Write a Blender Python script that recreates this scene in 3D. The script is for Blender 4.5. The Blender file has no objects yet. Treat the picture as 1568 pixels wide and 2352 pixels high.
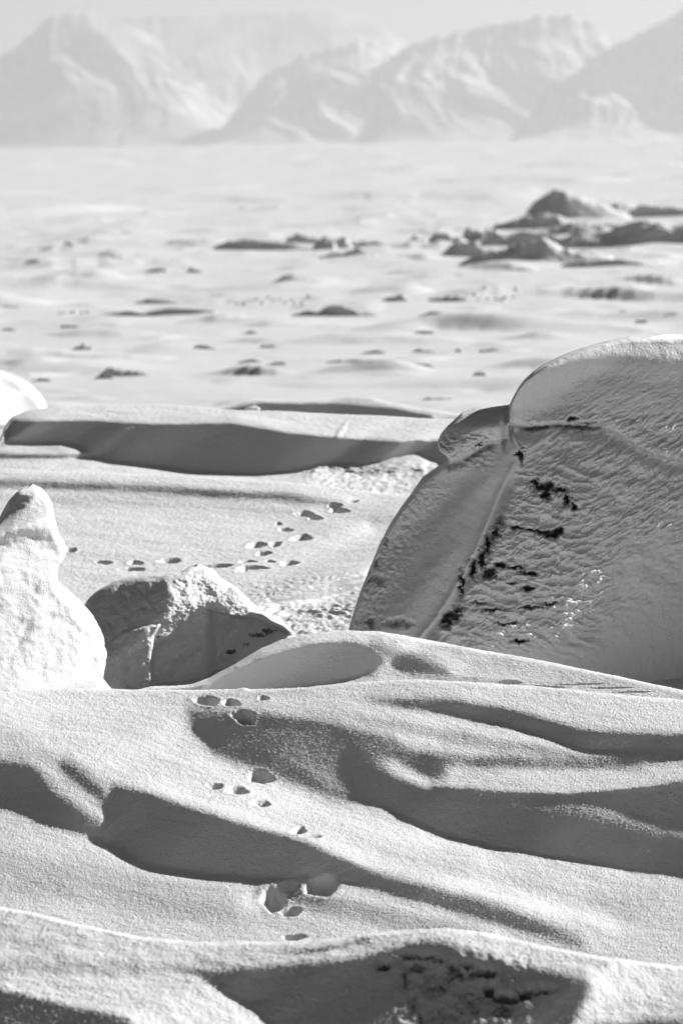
import bpy, math
import numpy as np

# ----------------------------------------------------------------------------
# camera model: all measurements below are (x, y) on a 1568 x 2352 sheet plus a
# real distance in metres; world() turns them into real points on the ground
# ----------------------------------------------------------------------------
K = 36.0 / 200.0 / 2352.0           # tangent per sheet unit, 200 mm lens
H = 1.4                             # camera height over the frozen plain
X0, Y0 = 784.0, 327.0
RHO = math.radians(0.84)
CR, SR = math.cos(RHO), math.sin(RHO)
SUN_EL, SUN_AZ = math.radians(28.0), math.radians(58.0)   # azimuth to the right of the view
L = np.array([math.sin(SUN_AZ) * math.cos(SUN_EL), math.cos(SUN_AZ) * math.cos(SUN_EL), math.sin(SUN_EL)])

def at(x, y):
    dx, dy = x - X0, y - Y0
    return (dx * CR - dy * SR) * K, (dx * SR + dy * CR) * K

def world(x, y, d):
    a, t = at(x, y)
    return np.stack([a * d, d + 0 * a, H - t * d], -1)

# ---------------------------------------------------------------- noise
def _hash(ix, iy, iz, seed):
    h = (ix.astype(np.int64) * 374761393 + iy.astype(np.int64) * 668265263 + iz.astype(np.int64) * 1440662683 + seed * 974634777) & 0xFFFFFFFF
    h = ((h ^ (h >> 13)) * 1274126177) & 0xFFFFFFFF
    h = (h ^ (h >> 16)) & 0xFFFFFFFF
    return h

def noise(x, y, z=None, seed=0):
    """gradient noise, about -0.7..0.7"""
    if z is None:
        z = np.zeros_like(x)
    fx, fy, fz = np.floor(x), np.floor(y), np.floor(z)
    rx, ry, rz = x - fx, y - fy, z - fz
    s = lambda v: v * v * v * (v * (v * 6 - 15) + 10)
    u, v, w = s(rx), s(ry), s(rz)
    out = 0
    for i in (0, 1):
        for j in (0, 1):
            for k in (0, 1):
                h = _hash(fx + i, fy + j, fz + k, seed)
                gx = ((h & 255) / 127.5 - 1); gy = (((h >> 8) & 255) / 127.5 - 1); gz = (((h >> 16) & 255) / 127.5 - 1)
                d = gx * (rx - i) + gy * (ry - j) + gz * (rz - k)
                out = out + d * (u if i else 1 - u) * (v if j else 1 - v) * (w if k else 1 - w)
    return out

def fbm(x, y, z=None, octv=4, gain=0.5, seed=0, ridge=False):
    o, a, f = 0, 1.0, 1.0
    for k in range(octv):
        n = noise(x * f, y * f, None if z is None else z * f, seed + k * 17)
        o = o + a * ((0.35 - np.abs(n)) * 1.4 if ridge else n)
        a *= gain; f *= 2.03
    return o

def sstep(a, b, x):
    v = np.clip((x - a) / (b - a), 0, 1)
    return v * v * (3 - 2 * v)

# ---------------------------------------------------------------- painting of targets on a grid
def poly_dist(gx, gy, pts, closed=False):
    pts = np.asarray(pts, float)
    n = len(pts)
    best = np.full(gx.shape, 1e9); par = np.zeros(gx.shape)
    for i in range(n if closed else n - 1):
        p, q = pts[i], pts[(i + 1) % n]
        d = q - p; l2 = (d ** 2).sum() + 1e-9
        s = np.clip(((gx - p[0]) * d[0] + (gy - p[1]) * d[1]) / l2, 0, 1)
        e = np.hypot(gx - p[0] - s * d[0], gy - p[1] - s * d[1])
        m = e < best
        best = np.where(m, e, best); par = np.where(m, i + s, par)
    return best, par

def inside(gx, gy, pts):
    pts = np.asarray(pts, float)
    r = np.zeros(gx.shape, bool)
    n = len(pts)
    for i in range(n):
        (xa, ya), (xb, yb) = pts[i], pts[(i + 1) % n]
        c = (ya > gy) != (yb > gy)
        with np.errstate(divide='ignore', invalid='ignore'):
            r ^= c & (gx < (xb - xa) * (gy - ya) / (yb - ya + 1e-12) + xa)
    return r

class Paint:
    def __init__(s, gx, gy, base):
        s.x, s.y = gx, gy
        s.c = np.full(gx.shape, float(base))
    def line(s, pts, w, val, soft=None, k=1.0):
        """pts (x, y) stroke, w half width (number or one per point), soft edge"""
        w = np.asarray(w, float) * np.ones(len(pts))
        d, par = poly_dist(s.x, s.y, pts)
        wi = np.interp(par, np.arange(len(pts)), w)
        if not np.isscalar(val):
            val = np.interp(par, np.arange(len(pts)), val)
        so = wi * 0.8 if soft is None else soft
        m = k * (1 - sstep(-0.5, 0.5, (d - wi) / so))
        s.c = s.c * (1 - m) + val * m
    def fill(s, pts, val, soft=12, k=1.0):
        d, _ = poly_dist(s.x, s.y, pts, True)
        sd = np.where(inside(s.x, s.y, pts), -d, d)
        m = k * (1 - sstep(-soft * 0.5, soft * 0.5, sd))
        s.c = s.c * (1 - m) + val * m

# ---------------------------------------------------------------- drift sheets
def solve(gx, gy, h, p0, c, w, lam_s=0.008, lam_p=2e-6, outer=5, iters=260):
    """find the log-distance field whose slope towards the sun is c everywhere"""
    P0 = p0 / K
    P = P0.copy()
    a, t = at(gx, gy)
    Dx = lambda f: (f[:, 1:] - f[:, :-1])[:-1] / h
    Dy = lambda f: (f[1:] - f[:-1])[:, :-1] / h
    def DxT(g):
        o = np.zeros(P.shape); o[:-1, 1:] += g / h; o[:-1, :-1] -= g / h; return o
    def DyT(g):
        o = np.zeros(P.shape); o[1:, :-1] += g / h; o[:-1, :-1] -= g / h; return o
    def lap(f):
        o = np.zeros(f.shape)
        o[1:-1] += f[2:] - 2 * f[1:-1] + f[:-2]
        o[:, 1:-1] += f[:, 2:] - 2 * f[:, 1:-1] + f[:, :-2]
        return o
    def lapT(g):
        o = np.zeros(g.shape)
        o[2:] += g[1:-1]; o[1:-1] -= 2 * g[1:-1]; o[:-2] += g[1:-1]
        o[:, 2:] += g[:, 1:-1]; o[:, 1:-1] -= 2 * g[:, 1:-1]; o[:, :-2] += g[:, 1:-1]
        return o
    ac, tc = a[:-1, :-1], t[:-1, :-1]
    cc, wc = c[:-1, :-1], w[:-1, :-1]
    for it in range(outer):
        px, py = Dx(P), Dy(P)
        pa, pt = px * CR - py * SR, px * SR + py * CR
        nrm = np.sqrt(pa ** 2 + (1 + tc * pt + ac * pa) ** 2 + pt ** 2)
        # n.L = pa*Lx - (1 + t pt + a pa) Ly - pt Lz
        A, B = L[0] - ac * L[1], -tc * L[1] - L[2]
        cx, cy = (A * CR + B * SR) / nrm, (-A * SR + B * CR) / nrm
        rhs = cc + L[1] / nrm
        F = lambda f: cx * Dx(f) + cy * Dy(f)
        FT = lambda g: DxT(cx * g) + DyT(cy * g)
        # work on the difference to the prior
        b = FT(wc * (rhs - F(P0)))
        M = lambda f: FT(wc * F(f)) + lam_s * lapT(lap(f)) / h ** 2 + lam_p * f
        q = P - P0
        r = b - M(q); d = r.copy(); rs = (r * r).sum()
        for k in range(iters):
            Md = M(d); al = rs / (d * Md).sum()
            q = q + al * d; r = r - al * Md
            rn = (r * r).sum(); d = r + rn / rs * d; rs = rn
            if rs < 1e-14: break
        P = P0 + q
    return P * K

def bil(F, gx0, gy0, h, x, y):
    """smooth (cubic) sampling of a grid"""
    u = np.clip((x - gx0) / h, 1, F.shape[1] - 3.001); v = np.clip((y - gy0) / h, 1, F.shape[0] - 3.001)
    i = np.floor(u).astype(int); j = np.floor(v).astype(int)
    fu, fv = u - i, v - j
    def wts(f):      # B-spline
        return [(1 - f) ** 3 / 6, (3 * f ** 3 - 6 * f ** 2 + 4) / 6, (-3 * f ** 3 + 3 * f ** 2 + 3 * f + 1) / 6, f ** 3 / 6]
    wu, wv = wts(fu), wts(fv)
    o = 0
    for b in range(4):
        for a_ in range(4):
            o = o + F[j + b - 1, i + a_ - 1] * wu[a_] * wv[b]
    return o

def pl(pts):
    xs = [p[0] for p in pts]; ys = [p[1] for p in pts]
    return lambda x: np.interp(x, xs, ys)

def smooth1(f, x, r=10):
    return sum(f(x + o) * w for o, w in ((-r, 1), (-r / 2, 2), (0, 3), (r / 2, 2), (r, 1))) / 9.0

# ---------------------------------------------------------------- mesh
def mesh_obj(name, V, F, mat, parent=None, attrs=None, smooth=True):
    me = bpy.data.meshes.new(name)
    V = np.ascontiguousarray(V, np.float32).reshape(-1, 3)
    F = np.ascontiguousarray(F, np.int32)
    me.vertices.add(len(V)); me.vertices.foreach_set('co', V.ravel())
    nf, k = F.shape
    me.loops.add(nf * k); me.loops.foreach_set('vertex_index', F.ravel())
    me.polygons.add(nf)
    me.polygons.foreach_set('loop_start', np.arange(0, nf * k, k, dtype=np.int32))
    try: me.polygons.foreach_set('loop_total', np.full(nf, k, np.int32))
    except Exception: pass
    me.polygons.foreach_set('use_smooth', np.full(nf, smooth))
    me.update(calc_edges=True)
    if attrs:
        for nm, arr in attrs.items():
            at_ = me.attributes.new(nm, 'FLOAT', 'POINT')
            at_.data.foreach_set('value', np.ascontiguousarray(arr, np.float32).ravel())
    me.materials.append(mat)
    ob = bpy.data.objects.new(name, me)
    bpy.context.scene.collection.objects.link(ob)
    if parent: ob.parent = parent
    return ob

def grid_faces(nr, nc, flip=False, wrap=False):
    r, c = np.meshgrid(np.arange(nr - 1), np.arange(nc if wrap else nc - 1), indexing='ij')
    c2 = (c + 1) % nc
    a = r * nc + c; b = r * nc + c2; d = (r + 1) * nc + c; e = (r + 1) * nc + c2
    q = np.stack([a, b, e, d], -1).reshape(-1, 4)
    return q[:, ::-1] if flip else q

def thing(o, label, cat, group=None):
    o['label'] = label; o['category'] = cat
    if group: o['group'] = group
    return o

def struct(o):
    o['kind'] = 'structure'; return o

# ---------------------------------------------------------------- materials
def new_mat(name):
    m = bpy.data.materials.new(name); m.use_nodes = True
    nt = m.node_tree; nt.nodes.clear()
    return m, nt, nt.nodes, nt.links

def snow_mat(name, grain=0.0034, grain_h=0.0024, coarse=0.02, coarse_h=0.003, albedo=0.63, spark=True, rock=False, stretch=(1, 1, 1)):
    m, nt, N, Lk = new_mat(name)
    out = N.new('ShaderNodeOutputMaterial'); bs = N.new('ShaderNodeBsdfPrincipled')
    Lk.new(bs.outputs[0], out.inputs[0])
    tc = N.new('ShaderNodeNewGeometry')
    mp = N.new('ShaderNodeMapping'); mp.inputs['Scale'].default_value = stretch
    Lk.new(tc.outputs['Position'], mp.inputs[0])
    n1 = N.new('ShaderNodeTexNoise'); n1.inputs['Scale'].default_value = 1 / grain; n1.inputs['Detail'].default_value = 2.5
    n1.inputs['Roughness'].default_value = 0.75
    n2 = N.new('ShaderNodeTexNoise'); n2.inputs['Scale'].default_value = 1 / coarse; n2.inputs['Detail'].default_value = 3
    for n in (n1, n2): Lk.new(mp.outputs[0], n.inputs['Vector'])
    b1 = N.new('ShaderNodeBump'); b1.inputs['Distance'].default_value = grain_h; b1.inputs['Strength'].default_value = 1
    b2 = N.new('ShaderNodeBump'); b2.inputs['Distance'].default_value = coarse_h; b2.inputs['Strength'].default_value = 1
    Lk.new(n2.outputs[0], b2.inputs['Height']); Lk.new(n1.outputs[0], b1.inputs['Height'])
    Lk.new(b2.outputs[0], b1.inputs['Normal']); Lk.new(b1.outputs[0], bs.inputs['Normal'])
    bs.inputs['Roughness'].default_value = 0.75
    bs.inputs['Specular IOR Level'].default_value = 0.25
    rmp = N.new('ShaderNodeMapRange'); rmp.inputs['To Min'].default_value = albedo - 0.05; rmp.inputs['To Max'].default_value = min(0.95, albedo + 0.05)
    Lk.new(n1.outputs[0], rmp.inputs[0])
    col = rmp.outputs[0]
    if rock:
        at_ = N.new('ShaderNodeAttribute'); at_.attribute_name = 'rock'
        n3 = N.new('ShaderNodeTexNoise'); n3.inputs['Scale'].default_value = 90; n3.inputs['Detail'].default_value = 6; n3.inputs['Roughness'].default_value = 0.7
        Lk.new(tc.outputs['Position'], n3.inputs['Vector'])
        ad = N.new('ShaderNodeMath'); ad.operation = 'ADD'; Lk.new(at_.outputs['Fac'], ad.inputs[0])
        sc = N.new('ShaderNodeMath'); sc.operation = 'MULTIPLY_ADD'; sc.inputs[1].default_value = 1.6; sc.inputs[2].default_value = -0.8
        Lk.new(n3.outputs[0], sc.inputs[0]); Lk.new(sc.outputs[0], ad.inputs[1])
        rr = N.new('ShaderNodeMapRange'); rr.inputs['From Min'].default_value = 0.40; rr.inputs['From Max'].default_value = 0.78; rr.interpolation_type = 'SMOOTHSTEP'
        Lk.new(ad.outputs[0], rr.inputs[0])
        n4 = N.new('ShaderNodeTexNoise'); n4.inputs['Scale'].default_value = 160; n4.inputs['Detail'].default_value = 5
        Lk.new(tc.outputs['Position'], n4.inputs['Vector'])
        r4 = N.new('ShaderNodeMapRange'); r4.inputs['From Min'].default_value = 0.3; r4.inputs['From Max'].default_value = 0.75
        r4.inputs['To Min'].default_value = 0.03; r4.inputs['To Max'].default_value = 0.22
        Lk.new(n4.outputs[0], r4.inputs[0])
        mx = N.new('ShaderNodeMix'); Lk.new(rr.outputs[0], mx.inputs[0]); Lk.new(col, mx.inputs[2]); Lk.new(r4.outputs[0], mx.inputs[3])
        col = mx.outputs[0]
    Lk.new(col, bs.inputs['Base Color'])
    if spark:
        # loose frost crystals: a few mirror-like facets with normals of their own
        vo = N.new('ShaderNodeTexVoronoi'); vo.inputs['Scale'].default_value = 1 / 0.006
        Lk.new(tc.outputs['Position'], vo.inputs['Vector'])
        sep = N.new('ShaderNodeSeparateColor'); Lk.new(vo.outputs['Color'], sep.inputs[0])
        g = N.new('ShaderNodeMath'); g.operation = 'GREATER_THAN'; g.inputs[1].default_value = 0.93; Lk.new(sep.outputs[2], g.inputs[0])
        dsm = N.new('ShaderNodeMath'); dsm.operation = 'LESS_THAN'; dsm.inputs[1].default_value = 0.36; Lk.new(vo.outputs['Distance'], dsm.inputs[0])
        mu = N.new('ShaderNodeMath'); mu.operation = 'MULTIPLY'; Lk.new(g.outputs[0], mu.inputs[0]); Lk.new(dsm.outputs[0], mu.inputs[1])
        mh = N.new('ShaderNodeMath'); mh.operation = 'MULTIPLY'; mh.inputs[1].default_value = .55; Lk.new(mu.outputs[0], mh.inputs[0]); mu = mh
        ce = N.new('ShaderNodeVectorMath'); ce.operation = 'SUBTRACT'; ce.inputs[1].default_value = (0.5, 0.5, 0.0); Lk.new(vo.outputs['Color'], ce.inputs[0])
        no = N.new('ShaderNodeVectorMath'); no.operation = 'NORMALIZE'; Lk.new(ce.outputs[0], no.inputs[0])
        gl = N.new('ShaderNodeBsdfGlossy'); gl.inputs['Roughness'].default_value = 0.16; gl.inputs['Color'].default_value = (0.9, 0.9, 0.9, 1)
        # facet normals scatter about straight up
        Lk.new(no.outputs[0], gl.inputs['Normal'])
        gl.inputs['Color'].default_value = (.55, .55, .55, 1)
        nul = N.new('ShaderNodeBsdfDiffuse'); nul.inputs['Color'].default_value = (0, 0, 0, 1)
        ms = N.new('ShaderNodeMixShader'); Lk.new(mu.outputs[0], ms.inputs[0]); Lk.new(nul.outputs[0], ms.inputs[1]); Lk.new(gl.outputs[0], ms.inputs[2])
        ad = N.new('ShaderNodeAddShader'); Lk.new(bs.outputs[0], ad.inputs[0]); Lk.new(ms.outputs[0], ad.inputs[1])
        Lk.new(ad.outputs[0], out.inputs[0])
    return m

M_SNOW = snow_mat('grainy_snow')
M_ROCKY = snow_mat('snow_over_rock', grain=0.005, grain_h=0.0022, coarse=0.03, coarse_h=0.006, rock=True)
M_FAR = snow_mat('wind_packed_snow', grain=0.3, grain_h=0.01, coarse=1.5, coarse_h=0.05, spark=False, albedo=0.53)
M_FARROCK = snow_mat('rough_far_snow', grain=0.02, grain_h=0.004, coarse=0.12, coarse_h=0.02, spark=False, rock=True)

# ---------------------------------------------------------------- the sheets
def prints_z(x, y, prints):
    """(x, y, half width, half height, depth m, rim m) -> vertical displacement"""
    dz = np.zeros_like(x)
    for (cx, cy, a, b, d, rim) in prints:
        box = (np.abs(x - cx) < a * 2.4) & (np.abs(y - cy) < b * 2.4)
        if not box.any(): continue
        xx, yy = x[box] - cx, y[box] - cy
        th = np.arctan2(yy / b, xx / a); q = cx * 1.7 + cy * .9
        wob = 1 + .13 * np.sin(2 * th + q) + .09 * np.sin(3 * th + 2.3 * q) + .05 * np.sin(5 * th + 3.1 * q) + .10 * noise(xx / (a * 0.35) + cx, yy / (b * 0.35) + cy)
        r = np.sqrt((xx / a) ** 2 + (yy / b) ** 2) * wob
        pit = -1.9 * d * (1 - sstep(0.45, 1.08, r)) 
        rr = .3 * rim * np.exp(-((r - 1.3) / 0.22) ** 2) * (1 + 1.2 * noise(xx / (a * 0.5) + cx, yy / (b * .5) + cy, seed=5))
        dz[box] += pit + rr + .0016 * np.exp(-((r - 1.05) / .3) ** 2) * noise(xx / 4. + cx, yy / 3. + cy, seed=6) + .25 * d * (r < .9) * noise(xx / (a * .5) + cy, yy / (b * .5), seed=7)
    return dz

FIELD = {}
def sheet(name, top, xr, yr, step, p0, paint, mat, nx, ny, base=0.2, prints=(), back=1.2, drop=0.9, relief=None, attrs=None,
          lam_s=0.008, lam_p=2e-6, skirt=0.0, grain=.0003, spike=.0018, edge_soft=9, w_out=0.0):
    """one wind-packed drift: face seen from the path, rolling over its crest and down behind"""
    gx0, gy0 = xr[0] - 4 * step, yr[0] - 4 * step
    X, Y = np.meshgrid(np.arange(gx0, xr[1] + 4 * step, step), np.arange(gy0, yr[1] + 4 * step, step))
    pa = Paint(X, Y, base); paint(pa)
    tp = smooth1(top, X[0], 8)[None, :]
    w = np.where(Y > tp - 4, 1.0, w_out) * np.ones_like(X)
    P = solve(X, Y, step, p0(X, Y), pa.c, w, lam_s, lam_p)
    # mesh
    xs = np.linspace(xr[0], xr[1], nx)
    v = np.linspace(0, 1, ny)
    tops = smooth1(top, xs, 5)
    yy = yr[1] + (tops[None, :] - yr[1]) * v[:, None] ** 0.96
    xx = np.broadcast_to(xs[None, :], yy.shape).copy()
    p = bil(P, gx0, gy0, step, xx, yy)
    d = np.exp(p)
    # round the crest: last few units roll away
    e = np.clip(1 - (yy - tops[None, :]) / edge_soft, 0, 1)
    d = d + 0.035 * (1 - np.sqrt(1 - np.clip(e, 0, 0.999) ** 2))
    d = np.maximum.accumulate(d, axis=0)
    FIELD[name] = (P, gx0, gy0, step)
    W = world(xx, yy, d)
    if relief is not None:
        W[..., 2] += relief(xx, yy)
    if grain:
        rg = np.random.default_rng(len(name) * 7 + nx)
        sp = rg.random(xx.shape); sp = np.where(sp > .84, (sp - .84) / .16, 0)
        W[..., 2] += spike * sp * (.4 + .6 * rg.random(xx.shape)) + spike * .12 * rg.standard_normal(xx.shape)
        W[..., 2] += .0045 * fbm(W[..., 0] / .22, W[..., 1] / .16 + W[..., 0] / .5, octv=3, seed=74)
        W[..., 2] += grain * (noise(W[..., 0] / .0055, W[..., 1] / .0075, seed=71) + .7 * noise(W[..., 0] / .0032, W[..., 1] / .006, seed=72))
    if prints:
        W[..., 2] += prints_z(xx, yy, prints)
    nb = 26
    rows = []
    for j in range(1, nb + 1):
        s = j / nb
        q = W[-1].copy()
        q[:, 1] += back * (s * 0.5 + 0.5 * s * s) ; q[:, 0] *= q[:, 1] / W[-1][:, 1]
        q[:, 2] -= drop * (0.12 * s + 0.88 * sstep(0, 1, s)) 
        rows.append(q)
    fr = []
    if skirt:
        for j in range(10, 0, -1):
            s = j / 10
            q = W[0].copy(); q[:, 1] -= skirt * s; q[:, 2] -= 0.9 * skirt * s
            fr.append(q)
    A = np.concatenate([np.array(fr).reshape(-1, nx, 3), W, np.array(rows)], 0) if fr else np.concatenate([W, np.array(rows)], 0)
    at_ = None
    if attrs is not None:
        r = attrs(xx, yy)
        full = np.zeros(A.shape[:2]); full[len(fr):len(fr) + ny] = r
        at_ = {'rock': full}
    return mesh_obj(name, A, grid_faces(A.shape[0], nx), mat, attrs=at_)

def ramp_prior(yref, dref, slope):
    """log distance of a surface that passes dref at yref and climbs with the given slope; slope may vary with y: list of (y, s)"""
    ys = np.arange(700, 3100, 4.0)
    s = np.interp(ys, [q[0] for q in slope], [q[1] for q in slope])
    t = (ys - Y0) * K
    g = -K / (s + t)
    cum = np.concatenate([[0], np.cumsum(g[:-1] * 4)])
    ref = np.interp(yref, ys, cum)
    return lambda X, Y: np.log(dref) + np.interp(Y + (X - X0) * SR, ys, cum) - ref

# ---- foreground slope and the tall mound at its left
def paint_F(P):
    # lit bands
    P.line([(1100, 1985), (1568, 2080), (1900, 2150)], 60, .30, 60)
    P.line([(20, 1560), (110, 1665), (260, 1750), (480, 1850), (640, 1905), (800, 1960), (950, 2010), (1150, 2065), (1400, 2120)], [60, 50, 34, 28, 24, 22, 24, 26, 20], .52, 34)
    P.line([(250, 1590), (420, 1640), (440, 1740), (560, 1800), (760, 1870), (900, 1920), (1100, 1965)], [30, 50, 46, 40, 36, 30, 26], .48, 40)
    P.line([(60, 1600), (260, 1620), (330, 1700)], 80, .54, 60)
    # grainy dark wedge right of the first prints
    P.fill([(430, 1622), (560, 1640), (720, 1652), (900, 1690), (870, 1850), (760, 1835), (600, 1778), (490, 1738), (430, 1665)], .015, 46)
    P.line([(560, 1640), (760, 1672), (900, 1720), (1000, 1770)], [10, 16, 20, 24], -.02, 30)
    # upper right
    P.line([(840, 1606), (940, 1612), (1027, 1618), (1179, 1648), (1331, 1694), (1568, 1706), (1900, 1730)], [6, 14, 20, 20, 22, 22, 30], [.05, -.02, -.06, -.14, -.16, -.12, -.12], 20)
    P.line([(700, 1630), (890, 1660), (1128, 1708), (1330, 1735), (1568, 1735)], [8, 14, 14, 8, 6], [.2, .18, .14, .1, .08], 20)
    P.line([(940, 1740), (1100, 1748), (1230, 1752), (1432, 1748), (1568, 1735)], 16, .02, 20)
    P.line([(1060, 1802), (1140, 1798), (1230, 1790), (1432, 1775), (1568, 1760), (1900, 1740)], 7, .22, 12)
    # long shaded hollow
    P.fill([(800, 1700), (860, 1760), (974, 1806), (1155, 1820), (1300, 1824), (1440, 1806), (1568, 1788), (1900, 1770), (1900, 2060), (1568, 2012), (1457, 1999), (1331, 1973), (1230, 1957), (1110, 1936), (1027, 1917), (976, 1897), (900, 1861), (850, 1830), (800, 1770)], -.09, 17)
    P.line([(990, 1808), (1155, 1820), (1300, 1826), (1440, 1812), (1568, 1795), (1900, 1780)], 5, -.30, 8)
    P.line([(1000, 1812), (1150, 1836), (1320, 1854), (1568, 1905), (1900, 1960)], [3, 15, 22, 16, 16], [-.06, .0, .02, .0, .0], 26)
    # left dark hollows
    P.fill([(-300, 1700), (0, 1740), (60, 1752), (110, 1800), (190, 1860), (256, 1905), (256, 1932), (180, 1915), (80, 1880), (0, 1850), (-300, 1800)], -.01, 34)
    P.line([(-50, 1768), (70, 1780), (100, 1835)], 16, -.05, 26)
    P.line([(120, 1868), (185, 1893), (245, 1925)], [8, 10, 6], -.07, 12)
    P.line([(150, 1760), (215, 1810), (250, 1850)], 16, .03, 30)
    P.fill([(255, 1800), (330, 1815), (430, 1850), (560, 1888), (700, 1932), (800, 1975), (860, 2012), (780, 2026), (700, 2020), (600, 2013), (480, 2005), (350, 1985), (290, 1955), (262, 1925), (250, 1880)], -.13, 24)
    P.line([(790, 2000), (900, 2030), (1077, 2080), (1230, 2128), (1330, 2165)], [22, 22, 24, 20, 10], [-.07, -.02, -.005, .03, .1], 26)
    P.line([(600, 2050), (900, 2110), (1100, 2160)], [20, 26, 20], .13, 30)
    P.line([(262, 1835), (262, 1880), (268, 1925)], 9, .10, 34)
    # bottom left
    P.line([(-300, 1990), (0, 2000), (250, 2040), (500, 2080)], 50, .24, 50)
    P.line([(-300, 2060), (0, 2090), (300, 2130), (600, 2160)], 22, .36, 30)

top_F = pl([(-330, 1583), (240, 1583), (300, 1584), (420, 1586), (540, 1583), (560, 1579), (575, 1583), (700, 1578), (830, 1566), (960, 1562), (1080, 1566), (1250, 1578), (1400, 1592), (1568, 1608), (1900, 1650)])
prints_F = [
    (477, 1610, 24, 13, .014, .003), (530, 1614, 18, 10, .011, .002), (560, 1647, 25, 15, .016, .003), (605, 1603, 15, 5, .005, .003),
    (598, 1786, 25, 15, .020, .002), (495, 1806, 16, 8, .010, .003), (545, 1816, 22, 10, .012, .003), (600, 1845, 20, 8, .010, .002),
    (686, 1908, 15, 10, .010, .002), (715, 1922, 22, 5, .004, .002),
    (740, 2036, 33, 25, .026, .003), (628, 2062, 32, 26, .022, .003), (668, 2096, 22, 11, .012, .003), (655, 2045, 42, 18, .006, .001), (675, 2152, 24, 8, .010, .002),
    (1262, 1838, 3, 3, .0, .0)]
F_sheet = sheet('snow_slope', top_F, (-330, 1900), (1500, 2290), 6.0,
      ramp_prior(2200, 11.0, [(1100, .75), (1560, .7), (1640, .38), (2300, .34)]), paint_F, M_SNOW, 900, 560, base=.37, prints=prints_F, back=.9, drop=1.0, lam_s=.022)
struct(F_sheet)

# ---- nearest bank with rock showing through
def paint_G(P):
    P.line([(-300, 2200), (0, 2215), (300, 2222), (460, 2215)], 13, .16, 36)
    P.line([(-300, 2240), (0, 2265), (250, 2290), (420, 2330), (500, 2380)], 26, .34, 30)
    P.line([(-300, 2080), (0, 2110), (300, 2178), (480, 2192), (640, 2186), (780, 2172)], 8, .36, 20)
    P.line([(640, 2186), (700, 2183), (780, 2172), (830, 2155), (870, 2140)], [3, 7, 9, 8, 3], -.10, 7)
    P.line([(440, 2212), (640, 2200), (740, 2192), (830, 2170), (880, 2150), (960, 2135), (1100, 2143)], [5, 5, 6, 6, 8, 10, 12], .34, 9)
    P.line([(1027, 2150), (1179, 2176), (1381, 2226), (1568, 2252), (1900, 2300)], [12, 20, 28, 34, 40], .34, 18)
    P.fill([(430, 2228), (640, 2210), (790, 2200), (880, 2172), (960, 2155), (1030, 2160), (1060, 2180), (1160, 2205), (1270, 2228), (1350, 2250), (1350, 2290), (1320, 2330), (1300, 2480), (700, 2700), (640, 2360), (560, 2300), (500, 2270)], -.10, 34)
    P.fill([(-300, 2260), (0, 2265), (130, 2298), (280, 2335), (420, 2420), (420, 2700), (-300, 2700)], -.08, 18)
    P.line([(1330, 2345), (1370, 2320), (1450, 2300)], 8, .25, 12)
    P.fill([(1350, 2352), (1500, 2335), (1900, 2330), (1900, 2700), (1330, 2700)], -.04, 26)

ROCKS_G = [((880, 2214), 15, 12, .0), ((940, 2190), 22, 8, 1), ((975, 2192), 22, 7, 1), ((1040, 2212), 10, 10, 1), ((1072, 2212), 10, 8, 1), ((1010, 2200), 12, 6, .8),
           ((1115, 2225), 30, 12, .9), ((1122, 2262), 12, 16, 1), ((1150, 2282), 26, 10, 1), ((1180, 2285), 26, 12, 1), ((1208, 2272), 20, 12, 1), ((1240, 2268), 26, 8, .9),
           ((960, 2215), 26, 12, .6), ((930, 2240), 8, 30, .62), ((948, 2290), 8, 30, .55), ((965, 2330), 9, 25, .55), ((1000, 2250), 50, 36, .55), ((1080, 2290), 60, 40, .52), ((1150, 2310), 30, 20, .66), ((1020, 2330), 60, 30, .5), ((1060, 2230), 50, 14, .6)]
def rock_field(x, y, blobs, seed=1, k=.35):
    o = np.zeros_like(x)
    wx = x + 15 * fbm(x / 20., y / 14., octv=4, gain=.65, seed=seed); wy = y + 9 * fbm(x / 16., y / 16., octv=3, seed=seed + 50)
    for (c, a, b, *s) in blobs:
        s = s[0] if s and s[0] else 1.0
        r2 = ((wx - c[0]) / a) ** 2 + ((wy - c[1]) / b) ** 2
        o = np.maximum(o, s * np.exp(-(r2 / 1.3) ** 1.5))
    return o
def relief_G(x, y):
    r = rock_field(x, y, ROCKS_G)
    zone = sstep(880, 930, x) * (1 - sstep(1180, 1260, x)) * sstep(2175, 2200, y)
    return -0.02 * r + zone * 0.005 * fbm(x / 26., y / 26., octv=4, seed=12)
top_G = pl([(-330, 2040), (0, 2085), (90, 2100), (171, 2120), (321, 2150), (450, 2164), (640, 2164), (774, 2153), (838, 2142), (925, 2134), (1027, 2131), (1110, 2142), (1179, 2157), (1381, 2200), (1568, 2221), (1900, 2262)])
G_sheet = sheet('near_snow_bank', top_G, (-330, 1900), (2020, 2900), 6.0, ramp_prior(2150, 9.4, [(1100, .4), (2900, .4)]), paint_G, M_ROCKY, 700, 420,
      base=.36, relief=relief_G, attrs=lambda x, y: rock_field(x, y, ROCKS_G), skirt=1.0, back=1.1, drop=.8, lam_s=.015)
struct(G_sheet); G_sheet.name = 'snow_bank'

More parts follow.
